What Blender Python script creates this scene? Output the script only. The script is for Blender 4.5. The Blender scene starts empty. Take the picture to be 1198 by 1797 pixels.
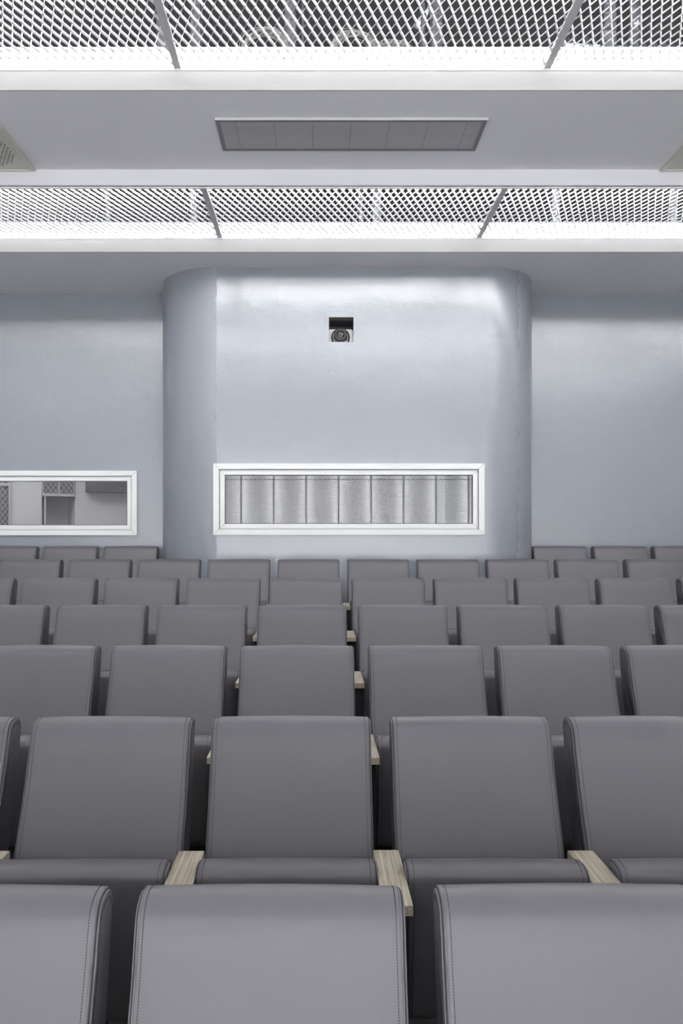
import bpy, bmesh, math, random
from mathutils import Vector, Matrix
random.seed(7)
S = bpy.context.scene
COL = S.collection
CH = 1.68                      # eye height above the floor of the first visible row

# ------------------------------------------------------------------ camera
cam_d = bpy.data.cameras.new('camera')
cam = bpy.data.objects.new('camera', cam_d); COL.objects.link(cam)
cam.location = (0, 0, CH); cam.rotation_euler = (math.radians(90), 0, 0)
cam_d.sensor_fit = 'VERTICAL'; cam_d.sensor_height = 36; cam_d.sensor_width = 24
cam_d.lens = 1300/1797*36
cam_d.shift_x = (599-559.5)/1797; cam_d.shift_y = (945-898.5)/1797
cam_d.clip_start = .02
S.camera = cam
# ------------------------------------------------------------------ world, exposure, light levels
w = bpy.data.worlds.new('world'); S.world = w; w.use_nodes = True
w.node_tree.nodes['Background'].inputs[0].default_value = (.8, .85, 1, 1)
w.node_tree.nodes['Background'].inputs[1].default_value = .02
S.view_settings.view_transform = 'Standard'; S.view_settings.look = 'None'
S.view_settings.exposure = .42; S.view_settings.gamma = 1; S.view_settings.use_curve_mapping = False
LED = 28.0          # cove diffusers
FILL = 850        # added fill lamps behind the camera, bounced off the pale floor to brighten the ceiling
BOOTH_LED = 60.0    # tubes behind the booth's mesh screen
ROOM_LAMP = 6.5    # lamp of the side room

for i, lx in enumerate((-2.6, .25, 3.1)):
    ld = bpy.data.lights.new('fill_light', 'AREA'); ld.shape = 'RECTANGLE'; ld.size = 2.6; ld.size_y = 4.2; ld.energy = FILL/3; ld.spread = math.radians(75)
    lo = bpy.data.objects.new('fill_light', ld); COL.objects.link(lo); lo.location = (lx, -4.0, CH+3.2); ld.color = (.96, .975, 1)
    lo['label'] = ('left', 'middle', 'right')[i]+' added fill lamp above the floor behind the camera, out of view'; lo['category'] = 'light'
# ------------------------------------------------------------------ materials
def mat(name, col, rough=.5, metal=0, spec=.5, emit=None, estr=0):
    m = bpy.data.materials.new(name); m.use_nodes = True
    b = m.node_tree.nodes['Principled BSDF']
    b.inputs['Base Color'].default_value = (*col, 1); b.inputs['Roughness'].default_value = rough
    b.inputs['Metallic'].default_value = metal; b.inputs['Specular IOR Level'].default_value = spec
    if emit: b.inputs['Emission Color'].default_value = (*emit, 1); b.inputs['Emission Strength'].default_value = estr
    return m
def N(m, t, **kw):
    n = m.node_tree.nodes.new(t)
    for k, v in kw.items():
        if k in n.inputs.keys() if isinstance(k, str) and k[0].isupper() else False: n.inputs[k].default_value = v
        else: setattr(n, k, v)
    return n
def L(m, a, b): m.node_tree.links.new(a, b)
def bsdf(m): return m.node_tree.nodes['Principled BSDF']
def noise_bump(m, scale, strength, dist, detail=2, sc=(1, 1, 1)):
    tc = N(m, 'ShaderNodeTexCoord'); mp = N(m, 'ShaderNodeMapping'); mp.inputs['Scale'].default_value = sc
    nz = N(m, 'ShaderNodeTexNoise'); nz.inputs['Scale'].default_value = scale; nz.inputs['Detail'].default_value = detail
    bp = N(m, 'ShaderNodeBump'); bp.inputs['Strength'].default_value = strength; bp.inputs['Distance'].default_value = dist
    L(m, tc.outputs['Object'], mp.inputs['Vector']); L(m, mp.outputs[0], nz.inputs['Vector'])
    L(m, nz.outputs['Fac'], bp.inputs['Height']); L(m, bp.outputs[0], bsdf(m).inputs['Normal'])
    return tc, nz, bp

M = {}
M['white'] = mat('ceiling_paint', (.73, .73, .76), .55); noise_bump(M['white'], 3, .1, .004, 3)
M['edge'] = mat('white_trim_paint', (.49, .486, .475), .4)
M['plenum'] = mat('plenum_dark', (.006, .0042, .005), .9)
M['meshw'] = mat('white_expanded_metal', (.64, .64, .655), .45)
M['bar'] = mat('panel_frame_grey', (.50, .49, .50), .5)
M['led'] = mat('led_diffuser', (.9, .9, .88), .5, emit=(.975, .985, 1), estr=LED)
M['fillglow'] = mat('fill_panel_glow', (.8, .8, .8), .5, emit=(.95, .97, 1), estr=.9)  # glow of the added panel on the front wall
M['frame'] = mat('white_window_frame', (.80, .80, .79), .32)
M['gasket'] = mat('black_gasket', (.03, .03, .03), .6)
M['black'] = mat('black_plastic', (.012, .012, .014), .45)
M['blackpanel'] = mat('black_side_panel', (.010, .010, .012), .6)
M['darkgrey'] = mat('vent_grey', (.16, .16, .18), .4)
M['louver'] = mat('vent_louver', (.36, .35, .37), .35)
M['beige'] = mat('beige_panel', (.56, .55, .50), .45)
M['foil'] = mat('foil', (.75, .77, .82), .3, metal=1); noise_bump(M['foil'], 25, .8, .01, 4)
M['cable'] = mat('cable', (.22, .215, .205), .5)
M['floor'] = mat('dark_carpet', (.035, .034, .037), .95); noise_bump(M['floor'], 400, .5, .002)
M['roomwall'] = mat('plain_white_wall', (.60, .60, .61), .7)
M['screenframe'] = mat('dark_screen_bar', (.03, .03, .035), .5)
M['boothled'] = mat('booth_led', (.9, .9, .9), .5, emit=(1, 1, 1), estr=BOOTH_LED)
M['roomlamp'] = mat('room_lamp', (.9, .9, .9), .5, emit=(1, 1, 1), estr=ROOM_LAMP)
M['glassdark'] = mat('camera_lens_glass', (.01, .012, .008), .08, spec=.9)
M['green'] = mat('lens_coating', (.05, .07, .01), .2)
M['plaster_raw'] = mat('raw_plaster_edge', (.30, .27, .21), .9)
M['thread'] = mat('dark_thread', (.025, .024, .03), .7)

# leather
m = M['leather'] = mat('grey_leather', (.114, .108, .119), .42, spec=.6)
tc, nz, bp = noise_bump(m, 260, .22, .0008, 3)
n2 = N(m, 'ShaderNodeTexNoise'); n2.inputs['Scale'].default_value = 7; n2.inputs['Detail'].default_value = 3
L(m, tc.outputs['Object'], n2.inputs['Vector'])
b2 = N(m, 'ShaderNodeBump'); b2.inputs['Strength'].default_value = .12; b2.inputs['Distance'].default_value = .006
L(m, n2.outputs['Fac'], b2.inputs['Height']); L(m, bp.outputs[0], b2.inputs['Normal']); L(m, b2.outputs[0], bsdf(m).inputs['Normal'])

# wood
m = M['wood'] = mat('pale_ash', (.6, .55, .45), .5)
tc = N(m, 'ShaderNodeTexCoord'); mp = N(m, 'ShaderNodeMapping'); mp.inputs['Scale'].default_value = (1, .03, 1)
mp.inputs['Rotation'].default_value = (0, 0, .12)
n1 = N(m, 'ShaderNodeTexNoise'); n1.inputs['Scale'].default_value = 170; n1.inputs['Detail'].default_value = 5; n1.inputs['Distortion'].default_value = .25
cr = N(m, 'ShaderNodeValToRGB'); cr.color_ramp.elements[0].position = .33; cr.color_ramp.elements[0].color = (.25, .212, .155, 1)
cr.color_ramp.elements[1].position = .66; cr.color_ramp.elements[1].color = (.50, .45, .36, 1)
L(m, tc.outputs['Object'], mp.inputs[0]); L(m, mp.outputs[0], n1.inputs['Vector']); L(m, n1.outputs['Fac'], cr.inputs[0]); L(m, cr.outputs[0], bsdf(m).inputs['Base Color'])

# glossy blue-grey wall paint: smooth brushed on the curves, orange peel on the flats
def wall_paint(name, flat_x=None):
    m = mat(name, (.33, .355, .42), .30, spec=.8)
    nt = m.node_tree
    tc = N(m, 'ShaderNodeTexCoord')
    fine = N(m, 'ShaderNodeTexNoise'); fine.inputs['Scale'].default_value = 125; fine.inputs['Detail'].default_value = 2
    broad = N(m, 'ShaderNodeTexNoise'); broad.inputs['Scale'].default_value = 1.3; broad.inputs['Detail'].default_value = 3
    mid = N(m, 'ShaderNodeTexNoise'); mid.inputs['Scale'].default_value = 9; mid.inputs['Detail'].default_value = 3
    mp = N(m, 'ShaderNodeMapping'); mp.inputs['Scale'].default_value = (16, 16, .35)
    streak = N(m, 'ShaderNodeTexNoise'); streak.inputs['Scale'].default_value = 1; streak.inputs['Detail'].default_value = 3
    for n in (fine, broad, mid): L(m, tc.outputs['Object'], n.inputs['Vector'])
    L(m, tc.outputs['Object'], mp.inputs[0]); L(m, mp.outputs[0], streak.inputs['Vector'])
    # mask = 1 on the flat face
    if flat_x:
        sep = N(m, 'ShaderNodeSeparateXYZ'); L(m, tc.outputs['Object'], sep.inputs[0])
        wob = N(m, 'ShaderNodeMath', operation='MULTIPLY'); wob.inputs[1].default_value = .10; L(m, mid.outputs['Fac'], wob.inputs[0])
        add = N(m, 'ShaderNodeMath', operation='ADD'); L(m, sep.outputs[0], add.inputs[0]); L(m, wob.outputs[0], add.inputs[1])
        g = N(m, 'ShaderNodeMath', operation='GREATER_THAN'); L(m, add.outputs[0], g.inputs[0]); g.inputs[1].default_value = flat_x[0]+.05
        l = N(m, 'ShaderNodeMath', operation='LESS_THAN'); L(m, add.outputs[0], l.inputs[0]); l.inputs[1].default_value = flat_x[1]+.05
        mk = N(m, 'ShaderNodeMath', operation='MULTIPLY'); L(m, g.outputs[0], mk.inputs[0]); L(m, l.outputs[0], mk.inputs[1])
        mask = mk.outputs[0]
    else:
        v = N(m, 'ShaderNodeValue'); v.outputs[0].default_value = 1; mask = v.outputs[0]
    st = N(m, 'ShaderNodeMath', operation='MULTIPLY'); L(m, mask, st.inputs[0]); st.inputs[1].default_value = .85
    b1 = N(m, 'ShaderNodeBump'); b1.inputs['Distance'].default_value = .0011; L(m, fine.outputs['Fac'], b1.inputs['Height']); L(m, st.outputs[0], b1.inputs['Strength'])
    b2 = N(m, 'ShaderNodeBump'); b2.inputs['Distance'].default_value = .003; b2.inputs['Strength'].default_value = .3
    L(m, mid.outputs['Fac'], b2.inputs['Height']); L(m, b1.outputs[0], b2.inputs['Normal'])
    b3 = N(m, 'ShaderNodeBump'); b3.inputs['Distance'].default_value = .02; b3.inputs['Strength'].default_value = .5
    L(m, broad.outputs['Fac'], b3.inputs['Height']); L(m, b2.outputs[0], b3.inputs['Normal'])
    inv = N(m, 'ShaderNodeMath', operation='SUBTRACT'); inv.inputs[0].default_value = 1; L(m, mask, inv.inputs[1])
    inv2 = N(m, 'ShaderNodeMath', operation='MULTIPLY'); inv2.inputs[1].default_value = .5; L(m, inv.outputs[0], inv2.inputs[0])
    b4 = N(m, 'ShaderNodeBump'); b4.inputs['Distance'].default_value = .004; L(m, inv2.outputs[0], b4.inputs['Strength'])
    L(m, streak.outputs['Fac'], b4.inputs['Height']); L(m, b3.outputs[0], b4.inputs['Normal'])
    L(m, b4.outputs[0], bsdf(m).inputs['Normal'])
    cw = N(m, 'ShaderNodeMath', operation='MULTIPLY'); cw.inputs[1].default_value = 1.0; L(m, mask, cw.inputs[0]); L(m, cw.outputs[0], bsdf(m).inputs['Coat Weight']); bsdf(m).inputs['Coat Roughness'].default_value = .08; L(m, b4.outputs[0], bsdf(m).inputs['Coat Normal'])
    mr = N(m, 'ShaderNodeMapRange'); mr.inputs['From Min'].default_value = .35; mr.inputs['From Max'].default_value = .65
    mr.inputs['To Min'].default_value = .08; mr.inputs['To Max'].default_value = .13
    L(m, broad.outputs['Fac'], mr.inputs[0]); ro = N(m, 'ShaderNodeMath', operation='MULTIPLY'); L(m, inv.outputs[0], ro.inputs[0]); ro.inputs[1].default_value = .22
    ra = N(m, 'ShaderNodeMath', operation='ADD'); L(m, ro.outputs[0], ra.inputs[0]); L(m, mr.outputs[0], ra.inputs[1]); L(m, ra.outputs[0], bsdf(m).inputs['Roughness'])
    # slight roller variation of the paint
    mx = N(m, 'ShaderNodeMix'); mx.data_type = 'RGBA'
    mx.inputs[6].default_value = (.248, .264, .300, 1); mx.inputs[7].default_value = (.262, .278, .314, 1)
    L(m, mid.outputs['Fac'], mx.inputs[0]); L(m, mx.outputs[2], bsdf(m).inputs['Base Color'])
    return m
M['wall'] = wall_paint('glossy_wall_paint')
M['pier'] = wall_paint('glossy_pier_paint', (-.893, 1.76))

def glass_mat():
    m = bpy.data.materials.new('window_glass'); m.use_nodes = True
    nt = m.node_tree; nt.nodes.clear()
    o = nt.nodes.new('ShaderNodeOutputMaterial'); t = nt.nodes.new('ShaderNodeBsdfTransparent'); t.inputs[0].default_value = (.88, .88, .88, 1)
    g = nt.nodes.new('ShaderNodeBsdfGlossy'); g.inputs['Roughness'].default_value = .01
    f = nt.nodes.new('ShaderNodeFresnel'); f.inputs[0].default_value = 1.5
    mx = nt.nodes.new('ShaderNodeMixShader')
    nt.links.new(f.outputs[0], mx.inputs[0]); nt.links.new(t.outputs[0], mx.inputs[1]); nt.links.new(g.outputs[0], mx.inputs[2]); nt.links.new(mx.outputs[0], o.inputs[0])
    return m
M['glass'] = glass_mat()

# ------------------------------------------------------------------ mesh helpers
class MB:
    def __init__(s): s.v = []; s.f = []
    def add(s, vs, fs):
        k = len(s.v); s.v += [tuple(p) for p in vs]; s.f += [tuple(i+k for i in q) for q in fs]
    def box(s, x0, x1, y0, y1, z0, z1, mtx=None):
        vs = [Vector((x, y, z)) for z in (z0, z1) for y in (y0, y1) for x in (x0, x1)]
        if mtx: vs = [mtx @ p for p in vs]
        s.add(vs, [(0, 2, 3, 1), (4, 5, 7, 6), (0, 1, 5, 4), (2, 6, 7, 3), (0, 4, 6, 2), (1, 3, 7, 5)])
    def tube(s, pts, r, n=6, closed=False):
        pts = [Vector(p) for p in pts]; rings = []
        ref = Vector((1, 0, 0))
        for i, p in enumerate(pts):
            a = pts[i-1] if (i or closed) else p; b = pts[(i+1) % len(pts)] if (i < len(pts)-1 or closed) else p
            t = (b-a).normalized()
            u = t.cross(ref)
            if u.length < .2: u = t.cross(Vector((0, .6, .8)))
            u.normalize(); v = t.cross(u)
            rings.append([p+u*r*math.cos(2*math.pi*k/n)+v*r*math.sin(2*math.pi*k/n) for k in range(n)])
        fs = []
        m_ = len(rings)
        for i in range(m_ if closed else m_-1):
            j = (i+1) % m_
            for k in range(n): fs.append((i*n+k, i*n+(k+1) % n, j*n+(k+1) % n, j*n+k))
        if not closed: fs += [tuple(range(n))[::-1], tuple((m_-1)*n+k for k in range(n))]
        s.add([q for r_ in rings for q in r_], fs)
    def prism_x(s, poly, x0, x1):        # poly of (y, z)
        n = len(poly)
        s.add([(x0, y, z) for y, z in poly]+[(x1, y, z) for y, z in poly],
              [(i, (i+1) % n, n+(i+1) % n, n+i) for i in range(n)]+[tuple(range(n))[::-1], tuple(range(n, 2*n))])
    def lathe_y(s, c, prof, n=32):       # prof of (r, y); axis along y through c
        vs = []; fs = []
        for r, y in prof:
            for k in range(n):
                a = 2*math.pi*k/n; vs.append((c[0]+r*math.cos(a), c[1]+y, c[2]+r*math.sin(a)))
        for i in range(len(prof)-1):
            for k in range(n): fs.append((i*n+k, i*n+(k+1) % n, (i+1)*n+(k+1) % n, (i+1)*n+k))
        fs += [tuple(range(n)), tuple((len(prof)-1)*n+k for k in range(n))[::-1]]
        s.add(vs, fs)
    def build(s, name, m, parent=None, smooth=None, bevel=0):
        me = bpy.data.meshes.new(name); me.from_pydata(s.v, [], s.f); me.materials.append(m)
        bm = bmesh.new(); bm.from_mesh(me); bmesh.ops.remove_doubles(bm, verts=bm.verts, dist=1e-6)
        bmesh.ops.recalc_face_normals(bm, faces=bm.faces); bm.to_mesh(me); bm.free()
        o = bpy.data.objects.new(name, me); COL.objects.link(o)
        if parent: o.parent = parent
        if smooth:
            me.shade_smooth(); me.set_sharp_from_angle(angle=math.radians(smooth))
        if bevel:
            b = o.modifiers.new('bevel', 'BEVEL'); b.width = bevel; b.segments = 2; b.limit_method = 'ANGLE'
        return o
def tag(o, label=None, cat=None, group=None, kind=None):
    for k, v in (('label', label), ('category', cat), ('group', group), ('kind', kind)):
        if v: o[k] = v
    return o
def empty(name, loc, label, cat, group=None):
    o = bpy.data.objects.new(name, None); COL.objects.link(o); o.location = loc; o.empty_display_size = .1
    return tag(o, label, cat, group)
def copy_tree(o, parent=None):
    c = o.copy(); COL.objects.link(c); c.parent = parent
    for ch in list(o.children): copy_tree(ch, c)
    return c
def struct(o): o['kind'] = 'structure'; return o

def grid_wall(name, m, xs, zs, y, holes, thick):
    """wall face in the x-z plane at depth y, with rectangular holes, thickness going to +y"""
    mb = MB()
    xs = sorted(set(xs+[h[0] for h in holes]+[h[1] for h in holes])); zs = sorted(set(zs+[h[2] for h in holes]+[h[3] for h in holes]))
    def solid(xa, xb, za, zb):
        cx, cz = (xa+xb)/2, (za+zb)/2
        return not any(h[0] < cx < h[1] and h[2] < cz < h[3] for h in holes)
    for i in range(len(xs)-1):
        for j in range(len(zs)-1):
            if solid(xs[i], xs[i+1], zs[j], zs[j+1]):
                q = [(xs[i], zs[j]), (xs[i+1], zs[j]), (xs[i+1], zs[j+1]), (xs[i], zs[j+1])]
                mb.add([(a, y, b) for a, b in q], [(0, 1, 2, 3)])
                mb.add([(a, y+thick, b) for a, b in q], [(3, 2, 1, 0)])
    for h in holes:
        r = [(h[0], h[2]), (h[1], h[2]), (h[1], h[3]), (h[0], h[3])]
        for k in range(4):
            a, b = r[k], r[(k+1) % 4]
            mb.add([(a[0], y, a[1]), (b[0], y, b[1]), (b[0], y+thick, b[1]), (a[0], y+thick, a[1])], [(0, 1, 2, 3)])
    me = bpy.data.meshes.new(name); me.from_pydata(mb.v, [], mb.f); me.materials.append(m)
    o = bpy.data.objects.new(name, me); COL.objects.link(o)
    return struct(o)

# ------------------------------------------------------------------ room constants
XL, XR, YF = -5.1, 5.6, -6.5
YB, YP, R = 7.14, 6.45, .55
ZTOP = CH+2.75+1.1
SOFZ = CH+2.362
PX0, PX1 = -.893, 1.459
rowY = [1.357]+[1.387+.9115*i for i in range(1, 7)]
rowT = [-.667, -.569, -.474, -.378, -.275, -.171, -.0745]
rowZ = [CH+t-1.0 for t in rowT]

# floor: one terrace per row
mb = MB()
def terr(y0, y1, z): mb.box(XL, XR, y0, y1, -.9, z)
terr(rowY[0]-1.55, rowY[0]-.64, rowZ[0]-.1)
for i in range(7): terr(rowY[i]-.64, (rowY[i]+.2715) if i < 6 else YB+.1, rowZ[i])
struct(mb.build('floor', M['floor']))
mb = MB(); mb.box(XL, XR, YF, rowY[0]-1.555, -.9, rowZ[0]-.2); struct(mb.build('floor_bounce', mat('pale_bounce_floor', (.62, .61, .60), .5)))  # unseen front floor, made pale to bounce the fill light upward

WZ = (CH+.030, CH+.652)   # window outer heights
W1 = (-.918, 1.437)       # pier window outer casing
W2 = (-4.10, -1.749)
# back wall
o = grid_wall('wall_back', M['wall'], [XL, XR], [-.5, ZTOP], YB,
              [(W2[0]+.03, W2[1]-.03, WZ[0]+.03, WZ[1]-.03), (-1.25, 1.85, rowZ[6]+.1, SOFZ-.1)], .10)
# side and front walls (outside the picture, they close the hall)
for nm, x0, x1, y0, y1 in (('wall_left', XL-.1, XL, YF, YB), ('wall_right', XR, XR+.1, YF, YB), ('wall_front', XL, XR, YF-.1, YF)):
    mb = MB(); mb.box(x0, x1, y0, y1, -.9, ZTOP); struct(mb.build(nm, M['roomwall']))
mb = MB(); mb.box(XL+.3, XR-.3, YF+.002, YF+.012, .4, CH+3.2); struct(mb.build('fill_panel_front', M['fillglow']))   # glowing panel added on the unseen front wall, for fill and wall reflections
# pier with rounded corners
CAMH = (.087, .300, CH+1.712, CH+1.930)
def pier():
    holes = [(W1[0]+.03, W1[1]-.03, WZ[0]+.03, WZ[1]-.03), CAMH]
    o = grid_wall('wall_center', M['pier'], [PX0, PX1], [rowZ[5]-.02, SOFZ+.002], YP, holes, .1)
    bm = bmesh.new(); bm.from_mesh(o.data)
    for side in (-1, 1):
        cx = PX0 if side < 0 else PX1
        R = .575 if side < 0 else .520
        for rr in (R, R-.1):
            pts = []
            for k in range(25):
                a = k/24*math.pi/2
                pts.append((cx+side*rr*math.sin(a), YP+R-rr*math.cos(a)))
            pts.append((cx+side*rr, YB-.001 if rr == R else YB-.001))
            prev = None
            for p in pts:
                a = bm.verts.new((p[0], p[1], rowZ[5]-.02)); b = bm.verts.new((p[0], p[1], SOFZ+.002))
                if prev:
                    f = bm.faces.new((prev[0], a, b, prev[1])) if side > 0 else bm.faces.new((a, prev[0], prev[1], b))
                    if rr != R: f.normal_flip()
                prev = (a, b)
    bmesh.ops.remove_doubles(bm, verts=bm.verts, dist=1e-5)
    bmesh.ops.recalc_face_normals(bm, faces=bm.faces)
    bm.to_mesh(o.data); bm.free()
    o.data.shade_smooth(); o.data.set_sharp_from_angle(angle=math.radians(30))
pier()

# ------------------------------------------------------------------ stepped ceiling
def soffit(name, yf, zm, zb, last=False):
    mb = MB()
    if last: poly = [(yf, zb), (YB+.1, zb), (YB+.1, zm+.12), (yf, zm+.12)]
    else: poly = [(yf, zb), (yf+.914, zb), (yf+.914, zm-.238), (yf+.948, zm-.238), (yf+.948, zm-.112), (yf+.93, zm+.12), (yf, zm+.12)]
    mb.prism_x([(y, z+CH) for y, z in poly], XL, XR)
    return struct(mb.build(name, M['white']))
SOF = [(6.11, 2.482, 2.362), (4.29, 2.72, 2.592), (2.467, 2.958, 2.83), (.644, 3.196, 3.068), (-1.179, 3.434, 3.306), (-3.002, 3.672, 3.544), (-4.825, 3.910, 3.782)]
for i, (yf, zm, zb) in enumerate(SOF):
    soffit('ceiling', yf, zm, zb, last=(i == 0))
# white painted fascia boards on the drops
k = 1
for i, (yf, zm, zb) in enumerate(SOF[:3]):
    mb = MB(); mb.box(XL, XR, yf-.012, yf-.0005, CH+zb-.002, CH+zm-.010)
    struct(mb.build('trim_%d' % k, M['edge'], bevel=.002)); k += 1
    mb = MB(); mb.box(XL, XR, yf-.016, yf-.0125, CH+zm-.020, CH+zm-.008)
    struct(mb.build('trim_%d' % k, M['bar'])); k += 1
# slab above the plenum
mb = MB(); mb.box(XL-.1, XR+.1, YF-.1, YB+.1, ZTOP, ZTOP+.1); struct(mb.build('ceiling', M['plenum']))
mb = MB(); mb.box(XL, XR, YB-.03, YB-.005, CH+2.605, ZTOP-.001); struct(mb.build('wall_plenum', M['plenum']))

# cove lights: opal diffusers on both long sides of each coffer
names = {6.11: 'above the pillar', 4.29: 'nearest in view', 2.467: 'overhead', .644: 'behind', -1.179: 'far behind', -3.002: 'at the front'}
def cove(yf, zm, text_far, text_near):
    mb = MB(); mb.box(XL+.02, XR-.02, yf-.010, yf-.001, CH+zm+.004, CH+zm+.118)
    tag(mb.build('linear_light', M['led']), text_far, 'light', None)
    mb = MB(); mb.box(XL+.02, XR-.02, yf-.868, yf-.862, CH+zm+.022, CH+zm+.116)
    tag(mb.build('linear_light', M['led']), text_near, 'light', None)
cove(6.11, 2.482, 'white glowing strip along the rear edge of the farther metal mesh ceiling band', 'hidden glowing strip along the front edge of the farther mesh ceiling band')
cove(4.29, 2.72, 'white glowing strip along the rear edge of the nearer metal mesh ceiling band', 'glowing strip along the front edge of the nearer mesh ceiling band, above the frame')
for (yf, zm, zb), t in zip(SOF[2:4], ('just above the camera', 'behind the camera')):
    cove(yf, zm, 'rear glowing strip of the ceiling recess '+t, 'front glowing strip of the ceiling recess '+t)

# ------------------------------------------------------------------ expanded metal panels
def zigzag(mb, n_cols, p, n_half, half, bond, u, t, z0=0, y_off=0, amp=None):
    """ribbons running along y, zigzagging in x, ribbon height vector u, thickness t"""
    a = p/2/2 if amp is None else amp
    ux, uz = u
    for j in range(n_cols):
        xc = (j+.5)*p
        line = []
        for i in range(n_half+1):
            s = 1 if (i+j) % 2 else -1
            yc = y_off+i*half
            line.append((xc+s*(p/2-t/2), yc-bond/2)); line.append((xc+s*(p/2-t/2), yc+bond/2))
        line = line[1:-1]
        k = len(mb.v); n = len(line)
        for (x, y) in line:
            mb.v += [(x-t/2, y, z0), (x+t/2, y, z0), (x+t/2+ux, y, z0+uz), (x-t/2+ux, y, z0+uz)]
        for i in range(n-1):
            b = k+i*4
            for q in range(4):
                mb.f.append((b+q, b+(q+1) % 4, b+4+(q+1) % 4, b+4+q))
PW = 2.135; PD = .868
def ceiling_panel():
    root = empty('mesh_ceiling_panel', (0, 0, 0), None, None)
    mb = MB(); nc = 80
    p = (PW-.03)/nc
    zigzag(mb, nc, p, 14, (PD-.016)/14, .014, (.0070, .0128), .0027, z0=.002, y_off=.008)
    o = mb.build('metal_mesh', M['meshw'], root); o.location = (.0125, 0, 0)
    mb = MB()
    mb.box(0, .020, 0, PD, -.004, .020); mb.box(PW-.020, PW, 0, PD, -.004, .020)
    mb.box(.020, PW-.020, 0, .014, -.004, .010); mb.box(.020, PW-.020, PD-.008, PD, -.004, .016)
    mb.build('panel_frame', M['bar'], root)
    return root
proto = ceiling_panel()
labels = {(0, -1): 'nearer mesh ceiling band, white expanded metal panel at the left edge of the photo',
          (0, 0): 'nearer mesh ceiling band, middle white expanded metal panel between the two seams',
          (0, 1): 'nearer mesh ceiling band, white expanded metal panel at the right edge of the photo',
          (1, -1): 'farther mesh ceiling band, white expanded metal panel on the left beyond the vent',
          (1, 0): 'farther mesh ceiling band, middle white expanded metal panel above the pillar',
          (1, 1): 'farther mesh ceiling band, white expanded metal panel on the right beyond the vent'}
first = True
for b, (yf, zm) in enumerate(((4.29, 2.72), (6.11, 2.482))):
    for c in (-2, -1, 0, 1, 2):
        o = proto if first else copy_tree(proto); first = False
        o.location = (-.817+PW*c+.0005, yf-PD-.0008, CH+zm)
        if c == 2: o.location.x -= .003
        lab = labels.get((b, c)) or 'white expanded metal panel of the %s ceiling band, by the %s wall, out of view' % (('nearer', 'farther')[b], 'left' if c < 0 else 'right')
        tag(o, lab, 'ceiling panel', 'expanded metal panels of the ceiling')

for b, (yf, zm) in enumerate(((2.467, 2.958), (.644, 3.196))):
    for c in (-2, -1, 0, 1, 2):
        o = copy_tree(proto)
        o.location = (-.817+PW*c+.0005, yf-PD-.0008, CH+zm)
        if c == 2: o.location.x -= .003
        tag(o, 'white expanded metal panel in the ceiling band %s, out of view, number %d from the left wall' % (('above', 'behind')[b]+' the camera', c+3), 'ceiling panel', 'expanded metal panels over and behind the camera')
# ------------------------------------------------------------------ things above the mesh
def stud(px, yd, wpx, z0, kind, label, group):
    x = (px-559.5)/1300*yd; wd = wpx/1300*yd
    mb = MB(); n = 10
    if kind == 'foil':
        pts = [(x+random.uniform(-.006, .006), yd+random.uniform(-.006, .006), z0+(ZTOP-z0)*i/26) for i in range(27)]
        mb.tube(pts, wd/2, 9)
    else:
        mb.box(x-wd/2, x+wd/2, yd, yd+.003, z0, ZTOP); mb.box(x-wd/2, x-wd/2+.003, yd, yd+.05, z0, ZTOP); mb.box(x+wd/2-.003, x+wd/2, yd, yd+.05, z0, ZTOP)
    o = mb.build('foil_duct' if kind == 'foil' else 'steel_hanger', M['foil'], smooth=60)
    tag(o, label, 'duct' if kind == 'foil' else 'hanger', group)
Z1 = CH+2.84+.001; Z2 = CH+2.602+.001
stud(509, 4.62, 20, Z1, 'steel', 'pale steel strap rising above the nearer mesh, left of centre', 'steel hangers above the mesh')
stud(531, 4.62, 5, Z1, 'steel', 'thin steel rod beside the pale strap above the nearer mesh', 'steel hangers above the mesh')
stud(767, 4.62, 20, Z1, 'steel', 'wide steel hanger above the nearer mesh, right of the wire coils', 'steel hangers above the mesh')
stud(742, 4.7, 8, Z1, 'steel', 'narrow steel hanger just right of the largest wire coil', 'steel hangers above the mesh')
stud(343, 4.62, 18, Z1, 'steel', 'dull steel hanger above the nearer mesh, close right of its left seam', 'steel hangers above the mesh')
stud(282, 4.66, 16, Z1, 'steel', 'dull steel hanger behind the left seam of the nearer mesh', 'steel hangers above the mesh')
stud(1070, 4.62, 24, Z1, 'steel', 'grey steel hanger right of the right seam of the nearer mesh', 'steel hangers above the mesh')
stud(1113, 4.62, 18, Z1, 'foil', 'crinkled foil duct above the nearer mesh near the right edge', None)
stud(632, 6.4, 8, Z2, 'foil', 'slim bright foil strip above the farther mesh near the middle', None)
stud(661, 6.4, 15, Z2, 'steel', 'wide bright strip above the farther mesh, right of the slim one', None)
stud(340, 6.4, 14, Z2, 'foil', 'bright foil strip above the farther mesh beside its left seam', None)
stud(975, 6.4, 14, Z2, 'steel', 'pale strip above the farther mesh right of its right seam', None)
stud(1182, 6.4, 13, Z2, 'steel', 'pale strip above the farther mesh at the right edge', None)
stud(188, 6.4, 8, Z2, 'foil', 'thin foil strip above the farther mesh, far left', None)
def coil(px, yd, rad, label):
    x = (px-559.5)/1300*yd; mb = MB()
    for i in range(24):
        r = rad*random.uniform(.80, 1.0)-.004; tilt = random.uniform(-.5, .5); cz = Z1+rad
        pts = []
        for k in range(36):
            a = 2*math.pi*k/36
            px_ = r*math.cos(a)*1.25; pz = r*math.sin(a)*.98
            pts.append((x+px_*math.cos(tilt)+random.uniform(-.001, .001), yd+px_*math.sin(tilt)*.7+i*.003, cz+pz))
        mb.tube(pts, .0015, 4, closed=True)
    tag(mb.build('wire_coil', M['cable'], smooth=60), label, 'wire coil', 'wire coils lying above the nearer mesh')
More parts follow.
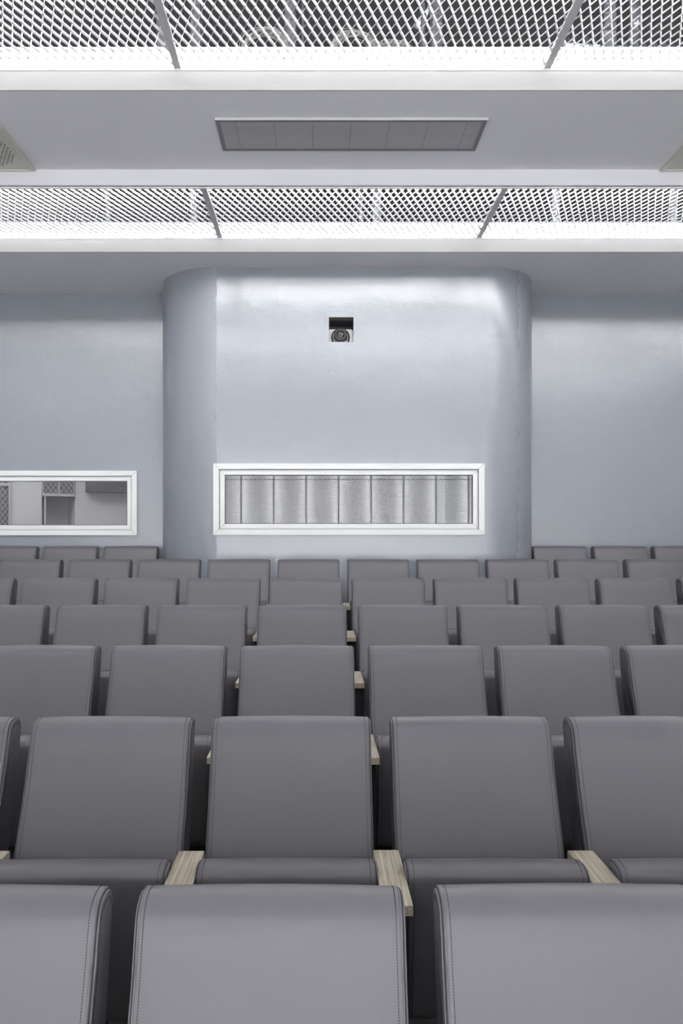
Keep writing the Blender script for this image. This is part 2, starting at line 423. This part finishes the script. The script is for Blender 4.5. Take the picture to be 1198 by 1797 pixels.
coil(463, 4.45, .125, 'left coil of grey wire above the nearer mesh')
coil(620, 4.45, .118, 'middle coil of grey wire above the nearer mesh')
coil(690, 4.60, .135, 'right and widest coil of grey wire above the nearer mesh')
def flex(p0, p1, r, label):
    p0, p1 = Vector(p0), Vector(p1); mb = MB(); n = 60; vs = []; ax = (p1-p0).normalized(); u = ax.cross(Vector((0, 0, 1))).normalized(); v = ax.cross(u)
    m_ = 14
    for i in range(n+1):
        c = p0.lerp(p1, i/n); rr = r*(1.0 if i % 2 else .86)
        for k in range(m_):
            a = 2*math.pi*k/m_; q = rr*random.uniform(.93, 1.05); vs.append(c+u*q*math.cos(a)+v*q*math.sin(a))
    fs = [(i*m_+k, i*m_+(k+1) % m_, (i+1)*m_+(k+1) % m_, (i+1)*m_+k) for i in range(n) for k in range(m_)]
    mb.add(vs, fs)
    tag(mb.build('foil_duct', M['foil']), label, 'duct')
flex((1.75, 5.4, CH+3.55), (3.6, 5.0, CH+3.18), .11, 'crumpled flexible foil duct slanting above the nearer mesh at the right edge')
flex((.62, 4.75, CH+3.28), (.95, 4.75, ZTOP-.1), .022, 'thin slanted foil hose above the nearer mesh, right of centre')

# ------------------------------------------------------------------ air vent on the underside of the wide soffit
VX0, VX1, VY0, VY1, VZ = -.640, 1.040, 4.568, 4.937, CH+2.592
root = empty('air_vent', ((VX0+VX1)/2, (VY0+VY1)/2, VZ), 'long grey slatted air vent set in the flat ceiling strip', 'air vent')
ox, oy, oz = root.location
mb = MB(); fw = .026
def vb(x0, x1, y0, y1, z0, z1): mb.box(x0-ox, x1-ox, y0-oy, y1-oy, z0-oz, z1-oz)
vb(VX0, VX1, VY0, VY0+fw, VZ-.010, VZ-.0005); vb(VX0, VX1, VY1-fw, VY1, VZ-.010, VZ-.0005)
vb(VX0, VX0+fw, VY0+fw, VY1-fw, VZ-.010, VZ-.0005); vb(VX1-fw, VX1, VY0+fw, VY1-fw, VZ-.010, VZ-.0005)
mb.build('frame', M['darkgrey'], root)
mb = MB(); vb(VX0-.003, VX1+.003, VY0-.006, VY0-.0005, VZ-.014, VZ-.0005); mb.build('edge_strip', mat('bright_aluminium', (.8, .8, .8), .3, metal=.6), root)
mb = MB(); vb(VX0+fw, VX1-fw, VY0+fw, VY1-fw, VZ-.003, VZ-.0008); mb.build('back_plate', M['black'], root)
ns = 24; pitch = (VY1-VY0-2*fw)/ns
for i in range(ns):
    mb = MB(); y = VY0+fw+pitch*(i+.5)
    vb(VX0+fw, VX1-fw, y-pitch*.30, y+pitch*.30, VZ-.0085, VZ-.0035)
    mb.build('slat', M['louver'], root)
for i in range(7):
    mb = MB(); x = VX0+.12+(VX1-VX0-.24)*i/6
    vb(x-.0015, x+.0015, VY0+fw, VY1-fw, VZ-.0093, VZ-.0088); mb.build('divider', M['darkgrey'], root)

# ------------------------------------------------------------------ ceiling speakers
def speaker(x0, x1, label):
    y1 = 5.197; y0 = y1-.575; z = CH+2.592
    root = empty('ceiling_speaker', ((x0+x1)/2, (y0+y1)/2, z), label, 'speaker', 'beige ceiling speakers')
    hx = (x1-x0)/2; hy = (y1-y0)/2
    mb = MB(); e = .020
    # panel with sloping rim
    o4 = [(-hx, -hy), (hx, -hy), (hx, hy), (-hx, hy)]; i4 = [(-hx+e, -hy+e), (hx-e, -hy+e), (hx-e, hy-e), (-hx+e, hy-e)]
    vs = [(a, b, -.0005) for a, b in o4]+[(a, b, -.016) for a, b in o4]+[(a*.993, b*.993, -.022) for a, b in i4]+[(a*.985, b*.985, -.014) for a, b in i4]
    fs = [(0, 1, 2, 3)]
    for r_ in range(3):
        for k in range(4): fs.append((r_*4+k, r_*4+(k+1) % 4, r_*4+4+(k+1) % 4, r_*4+4+k))
    fs.append((12, 13, 14, 15)); mb.add(vs, fs); mb.build('panel', M['beige'], root)
    mb = MB(); mh = MB()
    for i in range(-9, 10):
        for j in range(-9, 10):
            a = (i+(.5 if j % 2 else 0))*.026; b = j*.0225
            if a*a+b*b < .232**2:
                n = 10
                mh.add([(a+.0075*math.cos(2*math.pi*k/n), b+.0075*math.sin(2*math.pi*k/n), -.0152) for k in range(n)]+[(a+.0075*math.cos(2*math.pi*k/n), b+.0075*math.sin(2*math.pi*k/n), -.0143) for k in range(n)],
                       [tuple(range(n))]+[(k, (k+1) % n, n+(k+1) % n, n+k) for k in range(n)])
                mb.tube([(a+.0092*math.cos(2*math.pi*k/12), b+.0092*math.sin(2*math.pi*k/12), -.0150) for k in range(12)], .0016, 5, closed=True)
    mb.build('grille_rim', M['beige'], root); mh.build('grille_hole', M['black'], root)
    for sx in (-1, 1):
        mb = MB(); n = 12; mb.add([(sx*(hx-.075)+.006*math.cos(2*math.pi*k/n), hy-.075+.006*math.sin(2*math.pi*k/n), z_) for z_ in (-.0165, -.014) for k in range(n)],
                                   [tuple(range(n))]+[(k, (k+1) % n, n+(k+1) % n, n+k) for k in range(n)])
        mb.build('screw', M['beige'], root)
speaker(-2.560, -1.986, 'beige square ceiling speaker with round grille at the left edge')
speaker(2.392, 2.966, 'beige square ceiling speaker corner at the right edge')

# ------------------------------------------------------------------ windows
def window(name, x0, x1, yw):
    z0, z1 = WZ
    root = bpy.data.objects.new(name, None); COL.objects.link(root); root['kind'] = 'structure'; root.location = ((x0+x1)/2, yw, z0)
    cx, cy, cz = root.location
    def ring(mb, a0, a1, b0, b1, w, y0, y1):
        # mitred ring of four pieces
        for (pa, pb, pc, pd) in (((a0, b0), (a1, b0), (a1-w, b0+w), (a0+w, b0+w)), ((a1, b0), (a1, b1), (a1-w, b1-w), (a1-w, b0+w)),
                                 ((a1, b1), (a0, b1), (a0+w, b1-w), (a1-w, b1-w)), ((a0, b1), (a0, b0), (a0+w, b0+w), (a0+w, b1-w))):
            k = [pa, pb, pc, pd]; g = .0005
            mx = sum(p[0] for p in k)/4; mz = sum(p[1] for p in k)/4
            k = [(p[0]+(mx-p[0])*.0008, p[1]+(mz-p[1])*.004) for p in k]
            vs = [(p[0]-cx, y0-cy, p[1]-cz) for p in k]+[(p[0]-cx, y1-cy, p[1]-cz) for p in k]
            mb.add(vs, [(0, 1, 2, 3), (7, 6, 5, 4)]+[(i, 4+i, 4+(i+1) % 4, (i+1) % 4) for i in range(4)])
    mb = MB(); ring(mb, x0, x1, z0, z1, .050, yw-.022, yw-.0005); ring(mb, x0+.035, x1-.035, z0+.035, z1-.035, .014, yw-.0004, yw+.07)
    mb.build('window_frame', M['frame'], root, bevel=.002)
    mb = MB(); ring(mb, x0+.050, x1-.050, z0+.050, z1-.050, .052, yw+.004, yw+.05)
    ring(mb, x0+.060, x1-.060, z0+.060, z1-.060, .038, yw-.004, yw+.0035)
    mb.build('sash', M['frame'], root, bevel=.002)
    mb = MB(); ring(mb, x0+.0485, x1-.0485, z0+.0485, z1-.0485, .004, yw-.001, yw+.02); ring(mb, x0+.099, x1-.099, z0+.099, z1-.099, .004, yw-.0005, yw+.012)
    mb.build('gasket', M['gasket'], root)
    mb = MB(); mb.box(x0+.100-cx, x1-.100-cx, yw+.020-cy, yw+.026-cy, z0+.100-cz, z1-.100-cz); mb.build('pane', M['glass'], root)
    return root
window('window_1', W1[0], W1[1], YP)
window('window_2', W2[0], W2[1], YB)

# ------------------------------------------------------------------ camera in the niche of the pier
x0, x1, z0, z1 = CAMH
mb = MB()
mb.box(x0-.01, x1+.01, YP+.30, YP+.31, z0-.01, z1+.01); mb.box(x0-.012, x0, YP+.1005, YP+.30, z0-.01, z1+.01); mb.box(x1, x1+.012, YP+.1005, YP+.30, z0-.01, z1+.01)
mb.box(x0, x1, YP+.1005, YP+.30, z1, z1+.012); mb.box(x0, x1, YP+.1005, YP+.30, z0-.012, z0)
struct(mb.build('trim_niche', mat('niche_lining', (.10, .10, .12), .7)))
mb = MB(); mb.box(x0, x1, YP+.004, YP+.098, z1-.004, z1-.0002); struct(mb.build('trim_niche_top', M['plaster_raw']))
cx = x0+.480*(x1-x0); zc = z0+.065
root = empty('video_camera', (cx, YP+.08, z0), 'black round-lensed video camera in a white housing, in the square wall niche', 'camera')
def rel(o): 
    return o
mb = MB()
# white face plate with a round cut-out
hx0, hx1, hz0, hz1 = x0+.002-cx, x1-.002-cx, .001, .132
n = 48; rr = .083; zcl = .065-.005
vs = []; fs = []
for k in range(n):
    a = 2*math.pi*k/n; ca, sa = math.cos(a), math.sin(a)
    vs.append((rr*ca, 0, zcl+rr*sa))
    ts = []
    if ca > 0: ts.append(hx1/ca)
    if ca < 0: ts.append(hx0/ca)
    if sa > 0: ts.append((hz1-zcl)/sa)
    if sa < 0: ts.append((hz0-zcl)/sa)
    t = max(min(ts), 0); t = max(t, rr+.0005) if False else t
    vs.append((t*ca, 0, zcl+t*sa))
for k in range(n):
    j = (k+1) % n
    ra = math.hypot(vs[2*k+1][0], vs[2*k+1][2]-zcl); rb = math.hypot(vs[2*j+1][0], vs[2*j+1][2]-zcl)
    if ra > rr or rb > rr: fs.append((2*k, 2*j, 2*j+1, 2*k+1))
vs = [(x, y, min(max(z, hz0), hz1)) for x, y, z in vs]
k0 = len(vs); vs += [(x, y+.01, z) for x, y, z in vs]; fs += [tuple(i+k0 for i in f)[::-1] for f in list(fs)]
mb.add(vs, fs); mb.build('housing', M['edge'], root)
mb = MB(); mb.lathe_y((0, .011, zcl+.002), [(.058, .05), (.058, .0), (.0585, -.002), (.0, -.002)][0:3]+[(.03, -.004)], 40); mb.build('body', M['black'], root, smooth=40)
mb = MB(); mb.tube([(.0655*math.cos(a), .001, zcl+.002+.0615*math.sin(a)) for a in [2*math.pi*k/48 for k in range(48)]], .0035, 8, closed=True); mb.build('outer_ring', M['edge'], root, smooth=60)
mb = MB(); mb.tube([(.079*math.cos(a), -.001, zcl+.079*math.sin(a)) for a in [math.radians(-40+ (260)*k/48) for k in range(49)]], .0012, 6); mb.build('seam_ring', M['black'], root, smooth=60)
lz = zcl+.018
mb = MB(); mb.lathe_y((0, 0, lz), [(.055, .0), (.057, -.02), (.052, -.035), (.036, -.040), (.032, -.030), (.02, -.026)], 40); lens = mb.build('lens', mat('lens_barrel', (.05, .048, .055), .5), root, smooth=40)
mb = MB(); mb.lathe_y((0, 0, lz), [(.032, -.0265), (.028, -.031), (.014, -.033), (.004, -.034)], 32); mb.build('lens_glass', M['glassdark'], lens, smooth=60)
mb = MB()
for (a, b, r_) in ((0, .004, .006), (.014, .006, .003), (-.012, -.003, .003), (0, -.014, .004), (.012, -.008, .002)):
    mb.lathe_y((a, -.0350, lz+b), [(r_, 0), (r_*.6, -.0012)], 12)
mb.build('lens_coating', M['green'], lens)
for a in (-35, -55, -130, -150):
    mb = MB(); c = (.054*math.cos(math.radians(a)), .004, zcl+.002+.050*math.sin(math.radians(a))); mb.tube([(c[0]-.004, c[1], c[2]-.006*(1 if a > -90 else -1)), (c[0]+.004, c[1], c[2]+.006*(1 if a > -90 else -1))], .0016, 6); mb.build('screw', M['edge'], root)

# ------------------------------------------------------------------ booth behind the pier: mesh screen lit by tubes
mb = MB(); mb.box(-1.58, 2.60, 8.085, 8.125, rowZ[6], CH+1.3); struct(mb.build('wall_booth', mat('booth_wall_grey', (.08, .08, .083), .7)))
mb = MB(); mb.box(-1.58, 2.60, YB+.1, 8.36, CH+1.3, CH+1.34); struct(mb.build('ceiling_booth', M['roomwall']))
mb = MB(); mb.box(-1.62, -1.58, YB+.1, 10.7, rowZ[6], CH+1.34); struct(mb.build('wall_partition', M['roomwall']))
mb = MB(); mb.box(2.60, 2.64, YB+.1, 8.4, rowZ[6], CH+1.34); struct(mb.build('wall_booth_side', M['roomwall']))
mb = MB(); mb.box(-5.2, 2.64, YB+.1, 10.7, rowZ[6]-.1, rowZ[6]-.001); struct(mb.build('floor_booth', M['floor']))
SP = .3508; SX0 = -.8406-2*SP
zb0 = rowZ[6]
# horizontal seam seen at y=841.6 px: z = 103.4/1300*8 = .636 above the eye
def screen_panel2():
    root = empty('mesh_screen_panel', (0, 0, 0), None, None)
    H = CH+1.29-zb0; p = .0080; nh = 14; tmp = MB()
    zigzag(tmp, int(H/p), p, nh, (SP-.006)/nh, .006, (.0016, .004), .0016, z0=0, y_off=.003)
    mb = MB(); mb.add([(y, -z, x) for x, y, z in tmp.v], tmp.f); mb.build('metal_mesh', mat('screen_mesh', (.42, .42, .43), .45), root)
    mb = MB(); zs = CH+.636-zb0
    mb.box(.00002, .0075, -.014, .018, 0, H); mb.box(SP-.0075, SP-.00002, -.014, .018, 0, H); mb.box(.0065, SP-.0065, -.014, -.009, zs-.006, zs+.006)
    mb.build('panel_frame', M['screenframe'], root)
    return root
scr = screen_panel2(); ords = ['first', 'second', 'third', 'fourth', 'fifth', 'sixth', 'seventh', 'eighth', 'ninth', 'tenth', 'eleventh', 'twelfth']
for i in range(11):
    o = scr if i == 0 else copy_tree(scr)
    o.location = (SX0+SP*i, 8.0, zb0)
    vis = i-1
    lab = ('%s backlit mesh panel from the left seen through the central window' % ords[vis]) if 0 <= vis <= 8 else 'backlit mesh panel beyond the %s side of the central window, out of view' % ('left' if vis < 0 else 'right')
    tag(o, lab, 'mesh panel', 'backlit mesh panels behind the central window')
for i in range(12):
    mb = MB(); x = SX0+SP*i; mb.box(x-.003, x+.003, 8.020, 8.030, zb0, CH+1.28)
    tag(mb.build('light_tube', M['boothled']), 'glowing strip behind the %s seam of the mesh screen in the central window' % ords[i], 'light', 'light strips behind the mesh screen')
mb = MB(); mb.box(1.36, 1.47, 8.05, 8.084, zb0, CH+1.29); struct(mb.build('trim_booth_post', mat('booth_post', (.16, .165, .18), .7)))

# ------------------------------------------------------------------ side room behind the left window
ang = math.atan2(.9, 1.613)
T = Matrix.Translation((-3.917, 9.1, 0)) @ Matrix.Rotation(ang, 4, 'Z')
def obox(mb, u0, u1, v0, v1, z0, z1): mb.box(u0, u1, v0, v1, z0, z1, T)
mb = MB(); obox(mb, -1.2, .487, 0, .05, zb0, CH+1.5); obox(mb, .893, 2.3, 0, .05, zb0, CH+1.5); obox(mb, .487, .893, .001, .05, CH+.78, CH+1.5)
obox(mb, .437, .487, .05, .45, zb0, CH+1.5); obox(mb, .893, .94, .05, .45, zb0, CH+1.5); obox(mb, .487, .893, .45, .50, zb0, CH+1.5)
struct(mb.build('wall_side_room', M['roomwall']))
mb = MB(); mb.box(-5.2, -1.62, YB+.1, 10.7, CH+1.5, CH+1.54); struct(mb.build('ceiling_side_room', M['roomwall']))
mb = MB(); mb.box(-5.24, -5.2, YB+.1, 10.7, zb0, CH+1.54); struct(mb.build('wall_side_room_left', M['roomwall']))
mb = MB(); obox(mb, 1.02, 2.25, -.22, -.001, CH+.60, CH+1.49); struct(mb.build('trim_side_room_beam', mat('dark_beam', (.09, .09, .10), .6)))
root = empty('wall_cabinet', T @ Vector((.487, 0, CH+.56)), 'white cabinet with two mesh doors above the recess in the left window', 'cabinet')
root.rotation_euler = (0, 0, ang)
mb = MB(); W_ = .406; H_ = .5
mb.box(.004, W_-.004, .0, .44, 0, .012); mb.box(.004, .016, .0, .44, .0125, H_); mb.box(W_-.016, W_-.004, 0, .44, .0125, H_); mb.build('body', M['edge'], root)
mb = MB(); mb.box(.017, W_-.017, .03, .04, .0125, H_); mb.build('back_panel', M['darkgrey'], root)
for k in range(2):
    tmp = MB(); zigzag(tmp, 12, H_/12, 6, .18/6, .004, (.004, .007), .004, y_off=0)
    mb = MB(); mb.add([(.014+k*.19+y, -z-.012, x+.0) for x, y, z in tmp.v], tmp.f)
    d = mb.build('door', M['meshw'], root)
    mb = MB(); a = .008+k*.196; mb.box(a, a+.008, -.024, -.001, 0, H_); mb.box(a+.186, a+.194, -.024, -.001, 0, H_); mb.box(a, a+.194, -.024, -.001, -.022, -.001)
    mb.build('door_frame', M['edge'], d)
mb = MB(); obox(mb, .500, .506, -.01, .02, zb0, CH+.53); struct(mb.build('trim_recess_gap', M['screenframe']))
mb = MB(); obox(mb, .512, .536, -.012, .02, zb0, CH+.53); struct(mb.build('trim_recess', M['edge']))
root = empty('mesh_cabinet', T @ Vector((-.75, -.002, zb0)), 'tall mesh-fronted cabinet at the left end inside the left window', 'cabinet'); root.rotation_euler = (0, 0, ang)
mb = MB(); mb.box(0, .855, -.05, -.001, 0, .06); mb.box(.842, .855, -.06, -.001, .06, 2.2); mb.box(0, .842, -.056, -.046, 1.68+.66-zb0-.015, 1.68+.66-zb0+.02); mb.build('frame', M['edge'], root)
mb = MB(); mb.box(0, .842, -.020, -.002, .061, 2.2); mb.build('back_panel', M['darkgrey'], root)
tmp = MB(); zigzag(tmp, 55, .04, 26, .84/26, .004, (.004, .007), .004)
mb = MB(); mb.add([(y, -z-.03, x) for x, y, z in tmp.v], tmp.f); mb.build('mesh_front', M['meshw'], root)
mb = MB(); mb.box(-4.4, -2.2, 7.6, 8.3, CH+1.47, CH+1.499); tag(mb.build('ceiling_light', M['roomlamp']), 'ceiling light of the side room behind the left window, out of view', 'light')

# ------------------------------------------------------------------ auditorium seat
def catmull(P, n=5):
    out = []
    for i in range(len(P)-1):
        p0 = P[max(i-1, 0)]; p1 = P[i]; p2 = P[i+1]; p3 = P[min(i+2, len(P)-1)]
        for k in range(n):
            t = k/n
            out.append(tuple(.5*((2*p1[d])+(-p0[d]+p2[d])*t+(2*p0[d]-5*p1[d]+4*p2[d]-p3[d])*t*t+(-p0[d]+3*p1[d]-3*p2[d]+p3[d])*t**3) for d in (0, 1)))
    out.append(P[-1]); return out
def normals(P, closed):
    n = len(P); out = []
    for i in range(n):
        a = P[(i-1) % n] if (closed or i) else P[i]; b = P[(i+1) % n] if (closed or i < n-1) else P[i]
        ty, tz = b[0]-a[0], b[1]-a[1]; l = math.hypot(ty, tz) or 1
        out.append((-tz/l, ty/l))
    return out
BF = [(-.178, .50), (-.150, .585), (-.118, .665), (-.082, .745), (-.050, .825), (-.024, .90), (-.008, .955), (.006, .984), (.032, .9995), (.064, 1.0), (.088, .988), (.097, .960)]
BB = [(.097, .960), (.088, .90), (.066, .80), (.036, .70), (.000, .60), (-.045, .50)]
SFr = [(-.268, .66), (-.266, .683), (-.276, .694), (-.300, .697), (-.326, .694), (-.344, .683), (-.352, .662), (-.350, .60), (-.338, .50), (-.318, .38), (-.300, .29), (-.285, .262)]
SBk = [(-.285, .262), (-.255, .252), (-.228, .275), (-.232, .40), (-.250, .55), (-.268, .66)]
def orient(P):   # make closed profile so that normals() points outward
    A = sum(P[i][0]*P[(i+1) % len(P)][1]-P[(i+1) % len(P)][0]*P[i][1] for i in range(len(P)))
    return P if A < 0 else P[::-1]
def cushion(front, back, h, r, crown, crown_lim):
    F = catmull(front, 5); B = catmull(back, 4)
    P = orient(F[:-1]+B[:-1]+([] if True else []))
    # drop duplicates of the end points
    Q = []
    for p in P+[]:
        if not Q or math.hypot(p[0]-Q[-1][0], p[1]-Q[-1][1]) > 1e-4: Q.append(p)
    P = Q; nm = normals(P, True)
    def ringpts(off, x, cr=0):
        return [(x, p[0]+n[0]*(off+cr*(1 if n[0] < .3 else .2)), p[1]+n[1]*(off+cr*.6)) for p, n in zip(P, nm)]
    rings = []
    ths = [90, 72, 54, 36, 18, 0]
    for th in ths:
        a = math.radians(th); rings.append(ringpts(-(r-r*math.cos(a)), -(h-r+r*math.sin(a))))
    for t in (-.9, -.75, -.5, -.25, 0, .25, .5, .75, .9):
        rings.append(ringpts(0, t*(h-r), crown*(1-t*t)))
    for th in ths[::-1]:
        a = math.radians(th); rings.append(ringpts(-(r-r*math.cos(a)), h-r+r*math.sin(a)))
    n = len(P); mb = MB(); fs = []
    for i in range(len(rings)-1):
        for k in range(n): fs.append((i*n+k, i*n+(k+1) % n, (i+1)*n+(k+1) % n, (i+1)*n+k))
    fs += [tuple(range(n)), tuple((len(rings)-1)*n+k for k in range(n))[::-1]]
    mb.add([p for r_ in rings for p in r_], fs)
    return mb
def resample(P, step):
    out = [P[0]]; acc = 0
    for i in range(1, len(P)):
        a, b = P[i-1], P[i]; l = math.hypot(b[0]-a[0], b[1]-a[1]); d = step-acc
        while d <= l:
            t = d/l; out.append((a[0]+(b[0]-a[0])*t, a[1]+(b[1]-a[1])*t)); d += step
        acc = (acc+l) % step
    return out
def seams(front, h, r, side, pipe, stitch):
    F = catmull(front, 6)
    nm = normals(F, False)
    # outward = away from the cushion: to -y for the front face
    s = 1 if nm[len(nm)//3][0] < 0 else -1
    for side in (side,):
        for th in (26, 64):
            a = math.radians(th)
            pts = [(side*(h-r+r*math.sin(a)), p[0]-s*n[0]*(r-r*math.cos(a)), p[1]-s*n[1]*(r-r*math.cos(a))) for p, n in zip(F, nm)]
            pipe.tube(pts, .0019, 6)
        a = math.radians(45)
        stitch.tube([(side*(h-r+r*math.sin(a)), p[0]-s*n[0]*(r-r*math.cos(a)), p[1]-s*n[1]*(r-r*math.cos(a))) for p, n in zip(F, nm)], .0013, 5)
        for x, off, axis in ((h-r-.0035, .0004, 'f'), (h+.0003, -(r+.0045), 's')):
            G = resample(F, .0047); gn = normals(G, False)
            for i in range(1, len(G)-1):
                p, n = G[i], gn[i]; t = (n[1], -n[0])
                c = Vector((side*x, p[0]+s*n[0]*off, p[1]+s*n[1]*off)); tv = Vector((0, t[0], t[1]))*.0015
                nv = Vector((0, s*n[0], s*n[1])) if axis == 'f' else Vector((side, 0, 0))
                wv = (Vector((1, 0, 0)) if axis == 'f' else Vector((0, n[0], n[1])))*.0008
                up = nv*.0004
                q = [c-tv-wv, c+tv-wv, c+tv+wv, c-tv+wv]
                stitch.add([v-up for v in q]+[v+up for v in q], [(4, 5, 6, 7), (0, 1, 5, 4), (1, 2, 6, 5), (2, 3, 7, 6), (3, 0, 4, 7)])
HB, RB = .2475, .0135
HS, RS = .2425, .017
P_ = .56
def make_seat():
    root = empty('auditorium_seat', (0, 0, 0), None, None)
    b = cushion(BF, BB, HB, RB, .006, 0).build('backrest', M['leather'], root, smooth=50)
    for sd in (-1, 1):
        pi, st = MB(), MB(); seams(BF, HB, RB, sd, pi, st)
        pi.build('piping', M['leather'], b, smooth=60); st.build('stitching', M['thread'], b)
    # light plywood shell at the back
    G = catmull([(.100, .970), (.094, .90), (.072, .80), (.042, .70), (.006, .60), (-.039, .50), (-.085, .40)], 4)
    nm = normals(G, False); sg = 1 if nm[3][0] > 0 else -1
    mb = MB(); vs = []; fs = []
    for p, n in zip(G, nm):
        for x in (-HB+.012, HB-.012):
            for o_ in (.001, .007): vs.append((x, p[0]+sg*n[0]*o_, p[1]+sg*n[1]*o_))
    for i in range(len(G)-1):
        a = i*4; fs += [(a, a+4, a+6, a+2), (a+1, a+3, a+7, a+5), (a, a+1, a+5, a+4), (a+2, a+6, a+7, a+3)]
    fs += [(0, 2, 3, 1), (len(vs)-4, len(vs)-3, len(vs)-1, len(vs)-2)]
    mb.add(vs, fs); mb.build('back_shell', M['wood'], root, smooth=40)
    s = cushion(SFr, SBk, HS, RS, .003, 0).build('seat_cushion', M['leather'], root, smooth=50)
    for sd in (-1, 1):
        pi, st = MB(), MB(); seams(SFr, HS, RS, sd, pi, st)
        pi.build('piping', M['leather'], s, smooth=60); st.build('stitching', M['thread'], s)
    mb = MB(); a0, a1 = P_/2-.037, P_/2+.037
    mb.box(a0, a1, -.488, -.160, .643, .669); mb.build('armrest', M['wood'], root, bevel=.0018)
    mb = MB(); mb.box(P_/2-.028, P_/2+.028, -.455, -.185, 0, .6425); mb.build('side_panel', M['blackpanel'], root, bevel=.003)
    mb = MB(); mb.box(-HB+.05, HB-.05, -.19, -.10, .26, .40)
    mb.box(-.03, .03, -.185, -.125, 0, .26); mb.box(-HB+.06, HB-.06, -.125, -.112, .40, .55)
    mb.build('seat_bracket', M['blackpanel'], root)
    return root
seat = make_seat()
rows = ['front row', 'second row', 'third row', 'fourth row', 'fifth row', 'sixth row', 'back row']
ks = -.16
jx = [0, .003, -.006, -.004, 0, .006, 0]
plan = []
vis = [(-1, 1), (-2, 2), (-2, 3), (-3, 4), (-4, 5), (-4, 5)]
for i in range(6):
    for j, n in enumerate(range(vis[i][0], vis[i][1]+1)):
        plan.append((i, n, j, vis[i][1]-vis[i][0]+1, (ks+n)*P_+jx[i], None))
for j, n in enumerate((-5, -4, -3)): plan.append((6, n, j, 3, (ks+n)*P_+.025, 'left'))
for j, n in enumerate((4, 5, 6)): plan.append((6, n, j, 3, (ks+n)*P_+.080, 'right'))
first = True
for (i, n, j, cnt, x, side) in plan:
    o = seat if first else copy_tree(seat); first = False
    rz = random.uniform(-.004, .004)
    o.location = (x, rowY[i]+random.uniform(-.004, .004), rowZ[i]); o.rotation_euler = (0, 0, rz)
    if side:
        where = ('leftmost', 'middle', 'rightmost')[j]
        lab = '%s of three grey leather seats in the back row %s of the pillar' % (where, side)
        grp = 'back row seats %s of the pillar' % side
    else:
        if j == 0: where = 'leftmost grey seat in the %s, cut by the photo edge' % rows[i]
        elif j == cnt-1: where = 'last grey seat at the right end of the %s, cut by the photo edge' % rows[i]
        else: where = '%s grey leather seat from the left in the %s' % (ords[j], rows[i])
        if i == 5: where = where.replace(', cut by the photo edge', '')
        lab = where; grp = 'seats of the %s' % rows[i]
    tag(o, lab, 'seat', grp)
# one more seat at either end of every row, just outside the photograph
for i in range(7):
    ends = [(vis[i][0]-1, jx[i], 'left'), (vis[i][1]+1, jx[i], 'right')] if i < 6 else [(-6, .025, 'left'), (7, .080, 'right')]
    for n, dx, side in ends:
        o = copy_tree(seat); o.location = ((ks+n)*P_+dx, rowY[i], rowZ[i]); o.rotation_euler = (0, 0, 0)
        tag(o, 'grey seat of the %s beyond the %s photo edge, out of view' % (rows[i], side), 'seat', 'seats just outside the photo')
